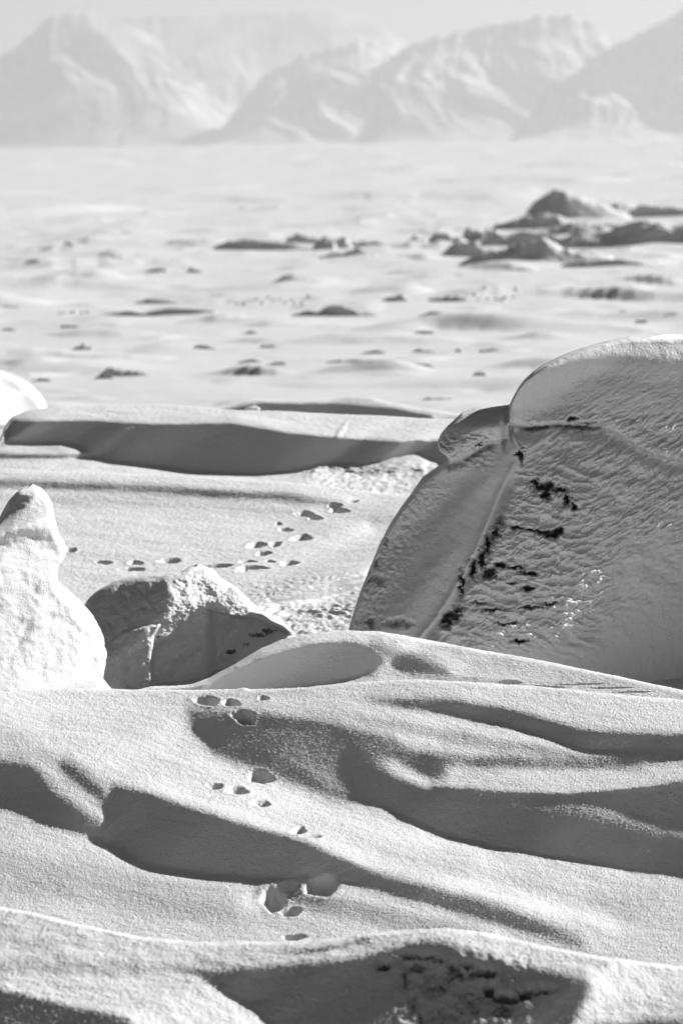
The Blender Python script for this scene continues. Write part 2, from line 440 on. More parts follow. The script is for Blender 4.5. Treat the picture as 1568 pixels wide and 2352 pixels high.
# ---- the drift in front of the big boulder
def paint_M(P):
    P.fill([(200, 1600), (330, 1580), (400, 1580), (480, 1566), (590, 1508), (700, 1474), (790, 1466), (850, 1480), (885, 1515), (850, 1545), (760, 1566), (640, 1582), (560, 1600)], -.15, 22)
    P.line([(860, 1480), (930, 1520), (1010, 1545)], [14, 22, 20], .02, 34)
    P.line([(640, 1474), (720, 1457), (800, 1450), (900, 1456)], 3.5, .34, 6)
    P.line([(1050, 1500), (1300, 1545), (1568, 1600)], 22, .30, 30)
    P.line([(950, 1552), (1100, 1562), (1300, 1572)], 8, .2, 14)
top_M = pl([(-330, 1640), (200, 1640), (300, 1592), (320, 1584), (345, 1576), (400, 1574), (440, 1570), (480, 1557), (520, 1536), (560, 1512), (600, 1488), (640, 1473), (680, 1462), (740, 1452), (800, 1448), (870, 1450), (960, 1465), (1100, 1493), (1250, 1520), (1400, 1550), (1568, 1585), (1900, 1645)])
prints_M = [(1166, 1569, 34, 4.5, .010, .001), (1262, 1577, 40, 2.5, .003, .0), (1330, 1571, 55, 2.0, .003, .0), (1400, 1580, 60, 2.0, .0025, .0), (1450, 1590, 50, 2, .002, 0)]
M_sheet = struct(sheet('snow_drift', top_M, (-330, 1900), (1440, 1720), 5.0, ramp_prior(1583, 12.55, [(1100, .35), (2900, .35)]), paint_M, M_SNOW, 800, 220,
      base=.38, prints=prints_M, back=.8, drop=.55))

# ---- plain with the two tracks
def paint_P(P):
    P.line([(-300, 1102), (0, 1108), (263, 1117), (493, 1131), (658, 1141), (780, 1158)], [11, 12, 11, 12, 11, 8], [.03, .03, .04, .0, .03, .15], 18)
    P.line([(-300, 1140), (300, 1150), (700, 1180)], 12, .24, 24)
    P.line([(860, 1200), (930, 1190)], 14, .2, 20)
    P.line([(620, 1372), (700, 1352), (770, 1335), (830, 1322)], [2, 7, 9, 7], .04, 9)
    P.line([(560, 1385), (640, 1377), (720, 1368), (790, 1352), (830, 1338)], [1.5, 4, 6, 6, 4], -.10, 4)
    P.line([(600, 1392), (700, 1390), (830, 1370)], 4, .36, 7)
    P.line([(640, 1400), (720, 1404), (830, 1398)], [4, 6, 6], .1, 8)
    P.line([(650, 1345), (740, 1330), (820, 1305), (850, 1290)], 8, .40, 12)
def relief_P(x, y):
    m = sstep(1378, 1400, y) * sstep(560, 640, x) * (1 - sstep(830, 880, x))
    m2 = sstep(1318, 1334, y + (x - 700) * .12) * sstep(500, 620, x)
    return m * 0.008 * fbm(x / 30., y / 10., octv=4, seed=31) + m2 * 0.004 * fbm(x / 14., y / 5., octv=3, seed=41)
top_P = pl([(-330, 1070), (0, 1077), (263, 1087), (526, 1097), (650, 1107), (757, 1120), (860, 1130), (934, 1137), (1100, 1150), (1900, 1200)])
prints_P = [(809, 1152, 14, 5), (768, 1162, 20, 6), (778, 1173, 24, 6), (700, 1180, 27, 8), (724, 1190, 20, 7), (655, 1217, 18, 5), (640, 1203, 8, 4), (692, 1235, 30, 7), (590, 1252, 24, 8), (632, 1250, 16, 6), (606, 1271, 19, 6), (665, 1293, 25, 7),
            (498, 1300, 40, 5), (580, 1304, 34, 6), (555, 1311, 14, 4), (620, 1289, 14, 3), (390, 1289, 32, 5.5), (311, 1293, 22, 4.5), (305, 1307, 30, 5), (239, 1291, 20, 5), (164, 1263, 16, 5), (430, 1312, 12, 3), (570, 1290, 22, 3)]
prints_P = [(x, y, w * .85, h * .9, .013, .003) for x, y, w, h in prints_P]
P_sheet = struct(sheet('snow_plain', top_P, (-330, 1900), (1060, 1640), 5.0, ramp_prior(1450, 14.55, [(1060, .16), (1300, .12), (2900, .16)]), paint_P, M_SNOW, 800, 520,
      base=.42, prints=prints_P, relief=relief_P, back=1.5, drop=.6))

# ---- long corniced ridge
def paint_C(P):
    P.fill([(14, 1000), (26, 962), (200, 964), (362, 970), (526, 968), (658, 992), (790, 1004), (954, 1014), (1030, 1010), (1030, 1072), (1000, 1062), (954, 1034), (855, 1064), (800, 1066), (745, 1060), (691, 1080), (592, 1089), (421, 1080), (368, 1068), (243, 1055), (200, 1034), (158, 1016), (13, 1010)], -.16, 12)
    P.line([(225, 984), (300, 979), (365, 980)], [2, 5, 2], .02, 6)
    P.line([(440, 980), (490, 980)], 2, .0, 6)
    P.line([(-200, 1040), (0, 1046), (140, 1046), (225, 1042)], [7, 7, 6, 3], -.04, 7)
    P.line([(-200, 1018), (60, 1018), (130, 1026)], 6, .26, 8)
    P.line([(760, 1080), (850, 1082), (960, 1078)], [6, 9, 6], .07, 14)
top_C = pl([(-330, 1012), (0, 1012), (14, 975), (26, 958), (60, 944), (118, 935), (240, 931), (368, 929), (526, 941), (724, 949), (860, 955), (1031, 962), (1200, 975), (1900, 1010)])
def relief_C(x, y):
    m = sstep(1050, 1075, y) * sstep(640, 760, x)
    l = np.exp(-((x - (770 - (y - 1010) * .62)) / 6.) ** 2) * sstep(965, 985, y) * (1 - sstep(1085, 1100, y))
    return m * 0.006 * fbm(x / 20., y / 6., octv=4, seed=61) + l * 0.003 * (1 + 1.5 * noise(x / 5., y / 5., seed=3))
C_sheet = struct(sheet('snow_ridge', top_C, (-330, 1900), (925, 1180), 4.0, ramp_prior(1090, 18.0, [(900, .22), (1060, .25), (1090, .05), (2900, .05)]), paint_C, M_SNOW, 760, 260,
      base=.42, relief=relief_C, back=3, drop=.7))

# ---- low ridge behind it
def paint_D(P):
    P.fill([(512, 943), (560, 928), (610, 921), (700, 924), (760, 923), (900, 936), (990, 952), (990, 975), (512, 975)], -.12, 8)
    P.line([(560, 931), (600, 926), (700, 930)], 2, .0, 4)
    P.line([(786, 913), (850, 915)], 3, -.06, 5)
top_D = pl([(-330, 1000), (440, 1000), (480, 950), (520, 936), (560, 925), (600, 918), (640, 918), (700, 921), (760, 918), (800, 912), (850, 914), (900, 924), (960, 936), (1040, 948), (1120, 960), (1200, 1000), (1900, 1010)])
D_sheet = struct(sheet('low_snow_ridge', top_D, (-330, 1900), (900, 1010), 4.0, ramp_prior(950, 24.0, [(900, .3), (1060, .3), (2900, .3)]), paint_D, M_SNOW, 560, 90,
      base=.3, back=2, drop=.9))

# ---------------------------------------------------------------- far plain: one sheet from behind the camera to the horizon
def ground():
    a_f = np.linspace(-.066, .066, 760)
    a_l = -.066 - np.geomspace(.0004, 1.6, 60)[::-1]; a_r = .066 + np.geomspace(.0004, 1.6, 60)
    A = np.concatenate([a_l, a_f, a_r])
    t = np.concatenate([np.linspace(.060, .0105, 520), np.linspace(.0104, .0018, 110), np.geomspace(.00178, .00013, 30)])
    Yd = 1.4 / t
    AA, YY = np.meshgrid(A, Yd)
    XX = AA * YY
    z = plain_z(XX, YY)
    V = np.stack([XX, YY, z], -1)
    # the near part, low under the drifts and behind the camera
    near = np.concatenate([np.linspace(-60, -3, 24), np.linspace(-2, 22.5, 36)])
    An = A[:, None] * 0 
    Xn = np.broadcast_to((A * Yd[0])[None, :], (len(near), len(A))).copy()
    Yn = np.broadcast_to(near[:, None], Xn.shape)
    zn = -0.75 + 0.65 * sstep(18, 23, Yn) + .05 * fbm(Xn / 3, Yn / 3, octv=2, seed=4) 
    # unseen ground made to fall away behind the camera, to cut bounce light
    zn = zn - 18 * sstep(7.5, -42, Yn) - .62 * np.clip(7.5 - Yn, 0, 9) * (1 - sstep(7.5, -42, Yn))
    V = np.concatenate([np.stack([Xn, Yn, zn], -1), V], 0)
    o = mesh_obj('snow_ground', V, grid_faces(V.shape[0], V.shape[1]), M_FAR)
    return struct(o)

def plain_z(X, Y):
    near = 1 - sstep(60, 260, Y)
    z = .085 * fbm(X / 4.2, Y / 9., octv=3, seed=70) * near
    # low sastrugi whose lee side falls towards the path
    w = Y / 2.6 + 1.5 * fbm(X / 3., Y / 6., octv=2, seed=80) + X * .10
    saw = (w % 1.0)
    amp = np.clip(fbm(X / 2.2, Y / 3.2, octv=2, seed=83) - .04, 0, .5)
    z = z + .28 * amp * (np.where(saw < .12, saw / .12, (1 - saw) / .88)) * (1 - sstep(90, 220, Y))
    w2 = Y / 1.1 + 1.2 * fbm(X / 1.4, Y / 2.5, octv=2, seed=84) - X * .06
    s2 = w2 % 1.0
    a2 = np.clip(fbm(X / .8, Y / 1.4, octv=2, seed=87) - .10, 0, .5)
    z = z + .13 * a2 * np.where(s2 < .14, s2 / .14, (1 - s2) / .86) * (1 - sstep(70, 140, Y)) * sstep(25, 32, Y)
    far = sstep(60, 150, Y)
    z = z + far * .7 * np.clip(fbm(X / 9., Y / 26., octv=3, seed=90) - .15, 0, 1)
    z = z + sstep(300, 600, Y) * 1.8 * np.clip(fbm(X / 30., Y / 120., octv=3, seed=95) - .2, 0, 1)
    return z
ground()

# ---------------------------------------------------------------- mounds on the plain
def hummock(name, x, y, w, h, label, cat='snow hummock', group=None, jag=.25, seed=0, face=1.0, mat=None, rock=0.0, n=56, tail=1.0, skew=0.0, pw=2.0):
    """a small drift whose steep side faces the path: (x, y) centre of its foot, w and h as it shows"""
    a, t = at(x, y + h * .5)
    D = H / t
    W, Hh = w * K * D, h * K * D
    X = a * D
    u = np.linspace(-1, 1, n); v = np.linspace(-1, 1, n)
    U, Vv = np.meshgrid(u, v)
    r = np.sqrt(U ** 2 + Vv ** 2)
    q = np.maximum(np.abs(U), np.abs(Vv)) / np.maximum(r, 1e-6)
    U, Vv = U * q ** 0, Vv
    dep = max(Hh * 3.4, W * .30) * tail
    px = X + U * W * .62
    front = Vv < -.2
    py = D + Hh * .6 + np.where(front, (Vv + .2) * Hh * 1.1 * face, (Vv + .2) * dep)
    ns = fbm(U * 2.3 + seed * 3.7, Vv * 1.6 + seed, octv=4, seed=seed)
    Us = U - skew + .12 * ns
    Us = Us / np.where(Us > 0, 1 - skew, 1 + skew)
    prof = np.clip(1 - (np.abs(Us) ** pw), 0, 1) ** .8
    vp = np.where(front, sstep(-1, -.15, Vv), 1 - sstep(-.2, 1, Vv) ** .8)
    z = Hh * 1.05 * prof * vp * (1 + jag * 1.6 * ns) - Hh * .06
    edge = np.clip((r - .9) * 8, 0, 1)
    z = z - Hh * .04 - edge * Hh * .4 - .004
    g = plain_z(px, py) if True else 0
    cx, cy = X, D
    V = np.stack([px - cx, py - cy, z + g], -1)
    o = mesh_obj(name, V, grid_faces(n, n), mat or M_FARROCK, attrs={'rock': np.full(px.shape, rock) * sstep(.0, .5, ns)})
    o.location = (cx, cy, 0)
    return thing(o, label, cat, group)

z3 = lambda x, y: (x * .5757, 515.8 + y * .5757)
z2 = lambda x, y: (902.6 + x * .4243, 386.8 + y * .4243)
LUMPS = [
 (z3(290, 85), 44, 13, 'tiny dark-topped snow bump on the far left of the plain'),
 (z3(130, 160), 34, 9, 'small grey snow lump near the left edge below the farthest bump'),
 (z3(450, 153), 56, 11, 'dark double-headed snow clump left of centre on the far plain'),
 (z3(620, 175), 60, 12, 'low rounded snow swell right of the dark double clump'),
 (z3(780, 180), 42, 10, 'short dark snow hump at the right end of the far left row'),
 (z3(630, 290), 96, 11, 'thin dark snow step above the long dark streak'),
 (z3(600, 355), 270, 15, 'longest dark snow step crossing the left of the plain'),
 (z3(1340, 340), 190, 24, 'pointed dark snow hump in the middle of the plain'),
 (z3(1560, 300), 78, 14, 'dark oblong snow lump right of the pointed hump'),
 (z3(285, 405), 44, 8, 'small dark dash of snow below the long streak'),
 (z3(45, 412), 42, 7, 'thin dark dash of snow at the left edge of the plain'),
 (z3(1000, 435), 44, 8, 'small grey snow lump trailing to its left at mid plain'),
 (z3(335, 482), 46, 15, 'peaked little snow lump with a pale tail at the left'),
 (z3(30, 505), 34, 7, 'small snow dash at the left edge under the thin one'),
 (z3(825, 488), 52, 10, 'short dark arched snow lump left of the centre'),
 (z3(1080, 483), 46, 8, 'flat dark snow lump right of the arched one'),
 (z3(1490, 502), 64, 9, 'flat dark snow lump with a pale ledge near the centre'),
 (z3(1000, 537), 56, 10, 'dark wedge of snow under the flat lumps'),
 (z3(1100, 546), 50, 8, 'grey tail of snow right of the dark wedge'),
 (z3(1400, 540), 110, 8, 'long faint snow step in the lower middle of the plain'),
 (z3(510, 583), 120, 20, 'broad dark lens-shaped snow lump at the lower left of the plain'),
 (z3(420, 600), 48, 9, 'small snow lump touching the lens-shaped one'),
 (z3(170, 610), 48, 9, 'small rippled snow lump at the lower left'),
 (z3(90, 621), 30, 6, 'tiny snow lump beside the bright rounded mound'),
 (z3(1440, 690), 70, 7, 'thin snow step just above the low ridge'),
 (z2(150, 415), 56, 19, 'dark-faced snow lump standing left of the hummock field'),
 (z2(300, 705), 84, 16, 'hooked dark snow lump below the hummock field'),
 (z2(1480, 665), 100, 8, 'thin dark snow step at the right edge under the hummock field'),
 (z2(1190, 768), 96, 8, 'slanting thin snow step above the boulder'),
 (z2(1345, 820), 32, 9, 'small dark snow lump above the boulder top'),
 (z2(1110, 822), 22, 8, 'tiny round snow lump left of the small dark one'),
 (z2(1500, 800), 44, 7, 'faint snow lump near the right edge above the boulder'),
 (z2(215, 852), 88, 12, 'long dark tapering snow lump right of centre'),
 (z2(155, 902), 54, 9, 'dark snow dash right below the tapering lump'),
 (z2(500, 828), 24, 8, 'small dark snow lump alone right of the tapering lump'),
 (z2(175, 976), 60, 8, 'flat pointed snow dash right of centre, third row'),
 (z2(350, 980), 26, 10, 'round dark snow dot between two dashes'),
 (z2(525, 985), 46, 8, 'flat dark snow dash right of the round dot'),
 (z2(120, 1076), 90, 12, 'dark bar of snow with a blunt left end'),
 (z2(480, 1126), 40, 10, 'dark oval snow lump just left of the boulder top'),
 (z5 if False else (1010, 911), 84, 7, 'thin dark snow dash left of the boulder shoulder'),
 ((360, 617), 44, 8, 'grey snow ripple left of the pale ice blocks'),
 ((20, 700), 60, 6, 'faint snow ripple at the left edge of the plain'),
]
for i, (c, w, h, lab) in enumerate(LUMPS):
    hummock('snow_hummock', c[0], c[1], w, h, lab, group='small snow hummocks scattered over the plain', seed=i + 1, rock=.1, jag=.4, skew=(-.45, .2, -.1, .45, -.3)[i % 5], pw=(1.3, 2.2, 1.7, 1.2)[i % 4])
# frost crumbs in two strings
rng = np.random.default_rng(5)
for (xa, xb, yy, n) in ((515, 715, 688, 15), (1085, 1190, 686, 10), (130, 205, 718, 6)):
    for k in range(n):
        x = xa + (xb - xa) * (k + .5) / n + rng.uniform(-4, 4); y = yy + rng.uniform(-5, 5)
        nm = {515: 'one of the small snow crumbs strung across the middle of the plain', 1085: 'one of the small snow crumbs right of the hooked dark lump', 130: 'one of the small snow crumbs left of the longest dark step'}[xa]
        hummock('snow_crumb', x, y, rng.uniform(8, 14), rng.uniform(5, 9), nm, 'snow crumb', {515: 'snow crumbs in the middle of the plain', 1085: 'snow crumbs right of the hooked lump', 130: 'snow crumbs at the left of the plain'}[xa], seed=100 + k, n=16, rock=.3)

# ---------------------------------------------------------------- solids with an outline and a sculpted front
def tps(points):
    pts = np.array([(p[0] / 100., p[1] / 100.) for p in points]); val = np.array([p[2] for p in points], float)
    n = len(pts)
    r = np.hypot(pts[:, None, 0] - pts[None, :, 0], pts[:, None, 1] - pts[None, :, 1])
    U = lambda r: np.where(r > 0, r * r * np.log(r + 1e-12), 0)
    Pm = np.concatenate([np.ones((n, 1)), pts], 1)
    A = np.block([[U(r) + 0.02 * np.eye(n), Pm], [Pm.T, np.zeros((3, 3))]])
    w = np.linalg.solve(A, np.concatenate([val, np.zeros(3)]))
    def f(x, y):
        x, y = x / 100., y / 100.
        o = w[n] + w[n + 1] * x + w[n + 2] * y
        for i in range(n):
            o = o + w[i] * U(np.hypot(x - pts[i, 0], y - pts[i, 1]))
        return o
    return f

def sculpt(name, xr, yr, step, prior, paint, base, ok, lam_s=.01, lam_p=2e-6):
    """front surface of a solid, given how each part of it turns to the sun"""
    gx0, gy0 = xr[0] - 4 * step, yr[0] - 4 * step
    X, Y = np.meshgrid(np.arange(gx0, xr[1] + 4 * step, step), np.arange(gy0, yr[1] + 4 * step, step))
    pa = Paint(X, Y, base); paint(pa)
    P = solve(X, Y, step, np.log(prior(X, Y)), pa.c, np.where(ok(X, Y), 1., 0.), lam_s, lam_p(X, Y) if callable(lam_p) else lam_p, 6, 400)
    FIELD[name] = (P, gx0, gy0, step)
    return lambda x, y: np.exp(bil(P, gx0, gy0, step, x, y))

def solid(name, outline, ylist, left, right, depth, thick, mat, nu=300, rnd=26, rad=.05, detail=None, rockf=None, nb=90, parent=None, parts=None):
    """closed body: every level is a closed loop, front sculpted, back rounded"""
    ys = np.asarray(ylist, float)
    xl, xr = left(ys), right(ys)
    X = np.clip(np.linspace(xl.min(), xr.max(), nu)[None, :], xl[:, None], xr[:, None])
    Yp = np.broadcast_to(ys[:, None], X.shape).copy()
    D = depth(X, Yp)
    dist, _ = poly_dist(X, Yp, outline, True)
    e = np.clip(1 - dist / rnd, 0, 1)
    D = D + rad * (1 - np.sqrt(1 - np.clip(e, 0, .9995) ** 2))
    if detail is not None:
        D = D + detail(X, Yp) * sstep(0, 12, dist)
    Fr = world(X, Yp, D)
    # back
    ph = np.linspace(0, np.pi, nb + 2)[1:-1]
    B = np.zeros((len(ys), nb, 3))
    for i, p in enumerate(ph):
        k = (1 - np.cos(p)) / 2
        B[:, i] = Fr[:, -1] * (1 - k) + Fr[:, 0] * k
        B[:, i, 1] += np.sin(p) ** .7 * thick(ys)
        B[:, i, 0] += 0
    ctr = B.mean(1, keepdims=True)
    nz = fbm(B[..., 0] * 5, B[..., 2] * 5, B[..., 1] * 5, octv=3, seed=77)
    B[..., 1] += .05 * nz * np.sin(ph)[None, :]
    V = np.concatenate([Fr, B], 1)
    nr, nc = V.shape[:2]
    F = grid_faces(nr, nc, wrap=True, flip=True)
    Vf = V.reshape(-1, 3)
    # close top and bottom with fans built as quads to a centre ring
    extra = []; nf = []
    base = len(Vf)
    for row, fl in ((0, False), (nr - 1, True)):
        c = V[row].mean(0); extra.append(c); ci = base + len(extra) - 1
        for k in range(nc - 1 if False else nc):
            a_, b_ = row * nc + k, row * nc + (k + 1) % nc
            nf.append((a_, b_, ci, ci) if False else ((a_, b_, ci) if not fl else (b_, a_, ci)))
    Vf = np.concatenate([Vf, np.array(extra)], 0)
    me = None
    T = np.concatenate([F[:, [0, 1, 2]], F[:, [0, 2, 3]], np.array(nf)], 0)
    att = None
    if rockf is not None:
        rk = np.zeros(V.shape[:2]); rk[:, :nu] = rockf(X, Yp)
        att = {'rock': np.concatenate([rk.ravel(), [0, 0]])}
    if parts is None:
        return mesh_obj(name, Vf, T, mat, attrs=att, parent=parent)
    # the same surface, cut where one piece of it ends and another begins
    names, which = parts
    xb = X[:, -1:] + (X[:, :1] - X[:, -1:]) * ((1 - np.cos(ph)) / 2)[None, :]
    xv = np.concatenate([np.concatenate([X, xb], 1).ravel(), [X[0].mean(), X[-1].mean()]])
    yv = np.concatenate([np.repeat(ys, nc), [ys[0], ys[-1]]])
    idx = which(xv[T].mean(1), yv[T].mean(1))
    root = bpy.data.objects.new(name, None); bpy.context.scene.collection.objects.link(root)
    base_p = Vf[(nr - 1) * nc:nr * nc].mean(0); root.location = base_p
    for k, nm in enumerate(names):
        Fs = T[idx == k]; used, inv = np.unique(Fs, return_inverse=True)
        ob = mesh_obj(nm, Vf[used] - base_p, inv.reshape(Fs.shape), mat, attrs=None if att is None else {'rock': att['rock'][used]}, parent=root)
    return root

# ---- the big snow-plastered boulder at the right
BL = [(1445, 779), (1400, 786), (1340, 802), (1290, 820), (1250, 840), (1225, 856), (1205, 875), (1190, 895), (1177, 920), (1168, 940)]
mass_left = pl([(p[1], p[0]) for p in BL] + [(944, 1095), (952, 1062), (968, 1044), (985, 1026), (1002, 1012), (1020, 1004), (1036, 1008), (1046, 1022), (1060, 1034), (1068, 1028), (1080, 1004), (1105, 968), (1140, 944), (1172, 920), (1210, 895), (1258, 870), (1300, 853), (1359, 829), (1400, 815), (1447, 801), (1520, 795), (1640, 780)])
mass_ys = np.concatenate([779 + 22 * (np.linspace(0, 1, 40) ** 2), np.linspace(801.5, 1640, 560)])
mass_right = pl([(779, 1610), (800, 1630), (900, 1668), (1100, 1700), (1640, 1740)])
mo_ys = np.concatenate([np.linspace(779, 1640, 260)])
mass_outline = [(float(mass_left(y)), float(y)) for y in mo_ys] + [(float(mass_right(y)), float(y)) for y in mo_ys[::-1]]
D0 = 13.76
ridge_x = pl([(780, 1175), (950, 1180), (1050, 1190), (1140, 1152), (1265, 1098), (1370, 1040), (1430, 1000), (1470, 970), (1640, 880)])
def mass_prior(x, y):
    xr = ridge_x(y)
    sd = np.maximum(xr - x, 0)
    side = .0007 * np.minimum(sd, 55) + .0017 * np.maximum(sd - 55, 0)
    d = D0 + side + .00062 * np.maximum(x - xr, 0) - .00035 * np.clip(y - 1000, 0, 900) + .0004 * np.clip(950 - y, 0, 80) + .0022 * np.clip(870 - y, 0, 200)
    return d + .16 * (1 - sstep(1100, 1200, x)) * (1 - sstep(1000, 1060, y)) * 0
def paint_B(P):
    P.fill([(700, 900), (1175, 900), (1185, 1050), (1140, 1140), (1088, 1265), (1030, 1370), (990, 1430), (955, 1475), (860, 1660), (700, 1660)], -.17, 14)
    P.line([(1165, 1075), (1120, 1150), (1060, 1265), (1000, 1370), (960, 1430)], [16, 26, 32, 34, 28], -.03, 50)
    P.line([(1060, 1110), (990, 1180)], 30, -.24, 60)
    P.fill([(1900, 1060), (1560, 1075), (1510, 1100), (1478, 1160), (1420, 1225), (1388, 1275), (1340, 1300), (1300, 1330), (1300, 1420), (1330, 1470), (1200, 1520), (960, 1480), (900, 1640), (1900, 1660)], .0, 50)
    P.line([(1568, 1060), (1500, 1130), (1440, 1220), (1380, 1280)], 12, .0, 30)
    P.line([(1420, 1370), (1500, 1420), (1568, 1460)], [16, 24, 30], -.02, 60)
    P.line([(1100, 1525), (1250, 1535), (1400, 1545)], 14, .02, 30)
    # cap
    P.fill([(1160, 760), (1900, 760), (1900, 1060), (1568, 1055), (1480, 1030), (1380, 975), (1280, 975), (1160, 985)], -.04, 14)
    P.line([(1190, 915), (1240, 870), (1300, 850), (1360, 848), (1420, 846), (1500, 850), (1568, 862), (1800, 890)], [20, 22, 18, 16, 17, 16, 16, 16], -.15, 26)
    P.line([(1250, 838), (1320, 812), (1400, 798), (1568, 802), (1800, 812)], [3, 7, 11, 18, 20], .17, 18)
    P.line([(1240, 955), (1330, 940), (1400, 965), (1480, 1005), (1568, 1035), (1800, 1060)], [10, 14, 18, 20, 18, 18], .11, 34)
    P.line([(1330, 900), (1420, 880), (1520, 900)], 12, .04, 30)
_pb = paint_B
def paint_B(P):
    _pb(P)
    P.line([(1375, 870), (1378, 950)], 22, -.06, 26)
mass_surf = sculpt('boulder', (760, 1900), (760, 1660), 6.0, mass_prior, paint_B, .06, lambda x, y: (x > mass_left(y) - 8) & (y > 775))
ROCKS_B = [((1228, 1108), 10, 5), ((1238, 1120), 14, 9), ((1258, 1118), 15, 11), ((1252, 1136), 9, 8), ((1285, 1125), 12, 6), ((1300, 1145), 6, 12), ((1316, 1163), 5, 10),
  ((1222, 1218), 14, 3.5), ((1245, 1224), 18, 5), ((1265, 1228), 16, 8), ((1280, 1222), 10, 9), ((1190, 1212), 12, 2.5),
  ((1150, 1298), 16, 4), ((1182, 1305), 18, 4.5), ((1210, 1316), 18, 4.5), ((1125, 1315), 13, 14), ((1108, 1285), 7, 22), ((1120, 1250), 7, 20), ((1138, 1225), 8, 18, .8), ((1150, 1195), 8, 14, .6), ((1085, 1305), 5, 20, .9), ((1060, 1340), 4, 24, .9),
  ((1210, 1352), 16, 4), ((1175, 1340), 12, 2, .7), ((1040, 1415), 20, 10, .95), ((1025, 1425), 10, 14), ((1052, 1400), 10, 10, .8), ((1020, 1440), 12, 6, .7), ((1160, 1432), 20, 3, .8), ((1130, 1400), 26, 2.5, .75), ((1100, 1385), 16, 3, .7), ((1190, 1472), 14, 3, .9), ((1215, 1395), 26, 3, .75), ((1260, 1388), 16, 3, .7),
  ((1345, 972), 20, 4, .8), ((1310, 962), 8, 6, .8), ((1195, 1045), 5, 16, .75), ((1100, 1020), 6, 5, .7),
  ((840, 1320), 6, 20, .62), ((880, 1240), 8, 16, .55), ((870, 1330), 16, 8, .5), ((915, 1430), 22, 8, .6), ((850, 1430), 10, 10, .6), ((865, 1290), 8, 10, .55)]
def mass_depth(x, y):
    d = mass_surf(x, y)
    # the shelf sticking out at the upper left
    l2 = np.interp(x, [1000, 1030, 1060, 1090, 1110, 1165, 1200], [1036, 1062, 1054, 1036, 1022, 1004, 990]) + 3 * noise(x / 6., x * 0 + 5)
    d = d - .075 * (1 - sstep(-3, 6, y - l2)) * (1 - sstep(1150, 1180, x)) * sstep(930, 985, y) 
    d = d + .03 * np.exp(-((y - l2 - 8) / 8.) ** 2) * (1 - sstep(1120, 1150, x))
    # overhanging cap: everything above its lip stands a hand's width nearer
    lip = np.interp(x, [1100, 1160, 1200, 1240, 1280, 1330, 1380, 1440, 1500, 1568, 1900], [940, 972, 980, 978, 972, 976, 978, 1010, 1045, 1058, 1075])
    lip = lip + 4 * noise(x / 14., x * 0 + 3.3) + 2.5 * noise(x / 5., x * 0)
    k = sstep(1164, 1172, x)
    amt = np.interp(x, [1160, 1200, 1300, 1380, 1430, 1500, 1600, 1900], [.05, .06, .055, .055, .055, .055, .055, .055])
    d = d - k * amt * (1 - sstep(-3, 5, y - lip)) + k * amt * .5 * np.exp(-((y - lip - 14) / 16.) ** 2)
    d = d + .05 * np.exp(-((y - lip - 5) / 5.) ** 2) * sstep(1185, 1215, x) * (1 - sstep(1345, 1400, x)) * (.5 + .8 * np.clip(noise(x / 22., x * 0 + 9) + .6, 0, 1))
    # the tongue of ice hanging under the lip
    tg = np.interp(x, [1170, 1180, 1200, 1215, 1240, 1290], [985, 1010, 1045, 1035, 1020, 985])
    tm = sstep(1172, 1180, x) * (1 - sstep(1262, 1292, x))
    d = d - tm * .035 * (1 - sstep(-4, 4, y - tg)) * sstep(-2, 8, y - lip)
    d = d + .03 * np.exp(-((x - 1158) / 6.) ** 2) * sstep(925, 965, y) * (1 - sstep(1000, 1050, y))
    # crease along the edge between the side and the front
    rd, _ = poly_dist(x, y, [(1190, 1050), (1150, 1140), (1098, 1265), (1040, 1370), (1000, 1430), (965, 1470)])
    sgn = x - np.interp(y, [1050, 1140, 1265, 1370, 1430, 1470], [1190, 1150, 1098, 1040, 1000, 965])
    d = d - .012 * np.exp(-((sgn + 6) / 9.) ** 2) * sstep(1050, 1090, y) + .022 * np.exp(-((sgn - 12) / 12.) ** 2) * sstep(1090, 1130, y)
    return d
def mass_detail(x, y):
    front = sstep(0, 40, x - np.interp(y, [780, 1050, 1140, 1265, 1370, 1470, 1640], [1330, 1190, 1150, 1098, 1040, 965, 900]))
    low = 1 - sstep(1400, 1500, y + (x - 1300) * .25)
    fade = 1 - .75 * sstep(1380, 1440, x) * sstep(1200, 1280, y)
    wx = x + 10 * fbm(x / 60., y / 60., octv=2, seed=201); wy = y + 10 * fbm(x / 60., y / 60., octv=2, seed=202)
    u = (wx * .86 - wy * .5); v = (wx * .5 + wy * .86)
    rip = fbm(u / 30., v / 10., octv=4, gain=.55, seed=210)
    big = fbm(x / 70., y / 45., octv=3, seed=230)
    smoothtop = .25 * sstep(800, 900, y) + .75 * sstep(925, 985, y)
    led = fbm((wx + wy * .35) / 85., (wy - wx * .22) / 24., octv=3, seed=270, ridge=True)
    lz = front * (1 - sstep(1330, 1420, x)) * sstep(1040, 1100, y) * (1 - sstep(1480, 1540, y))
    d = -(.013 * rip * fade * low * smoothtop + .017 * big * low * smoothtop) * front
    lside = (1 - front) * (1 - sstep(40, 110, x - mass_left(y))) * sstep(1080, 1130, y)
    d = d - lside * .008 * fbm(x / 12., y / 12., octv=4, seed=240)
    nose = (1 - sstep(1110, 1150, x)) * (1 - sstep(1065, 1090, y)) * sstep(985, 1010, y)
    d = d - nose * .016 * fbm(x / 16., y / 8., octv=3, seed=250)
    lipz = np.exp(-((y - 985) / 22.) ** 2) * sstep(1180, 1210, x) * (1 - sstep(1420, 1500, x))
    d = d - lipz * .014 * fbm(x / 14., y / 9., octv=4, seed=260)
    d = d + .055 * rock_field(x, y, ROCKS_B, seed=8) - lz * .026 * led
    return d
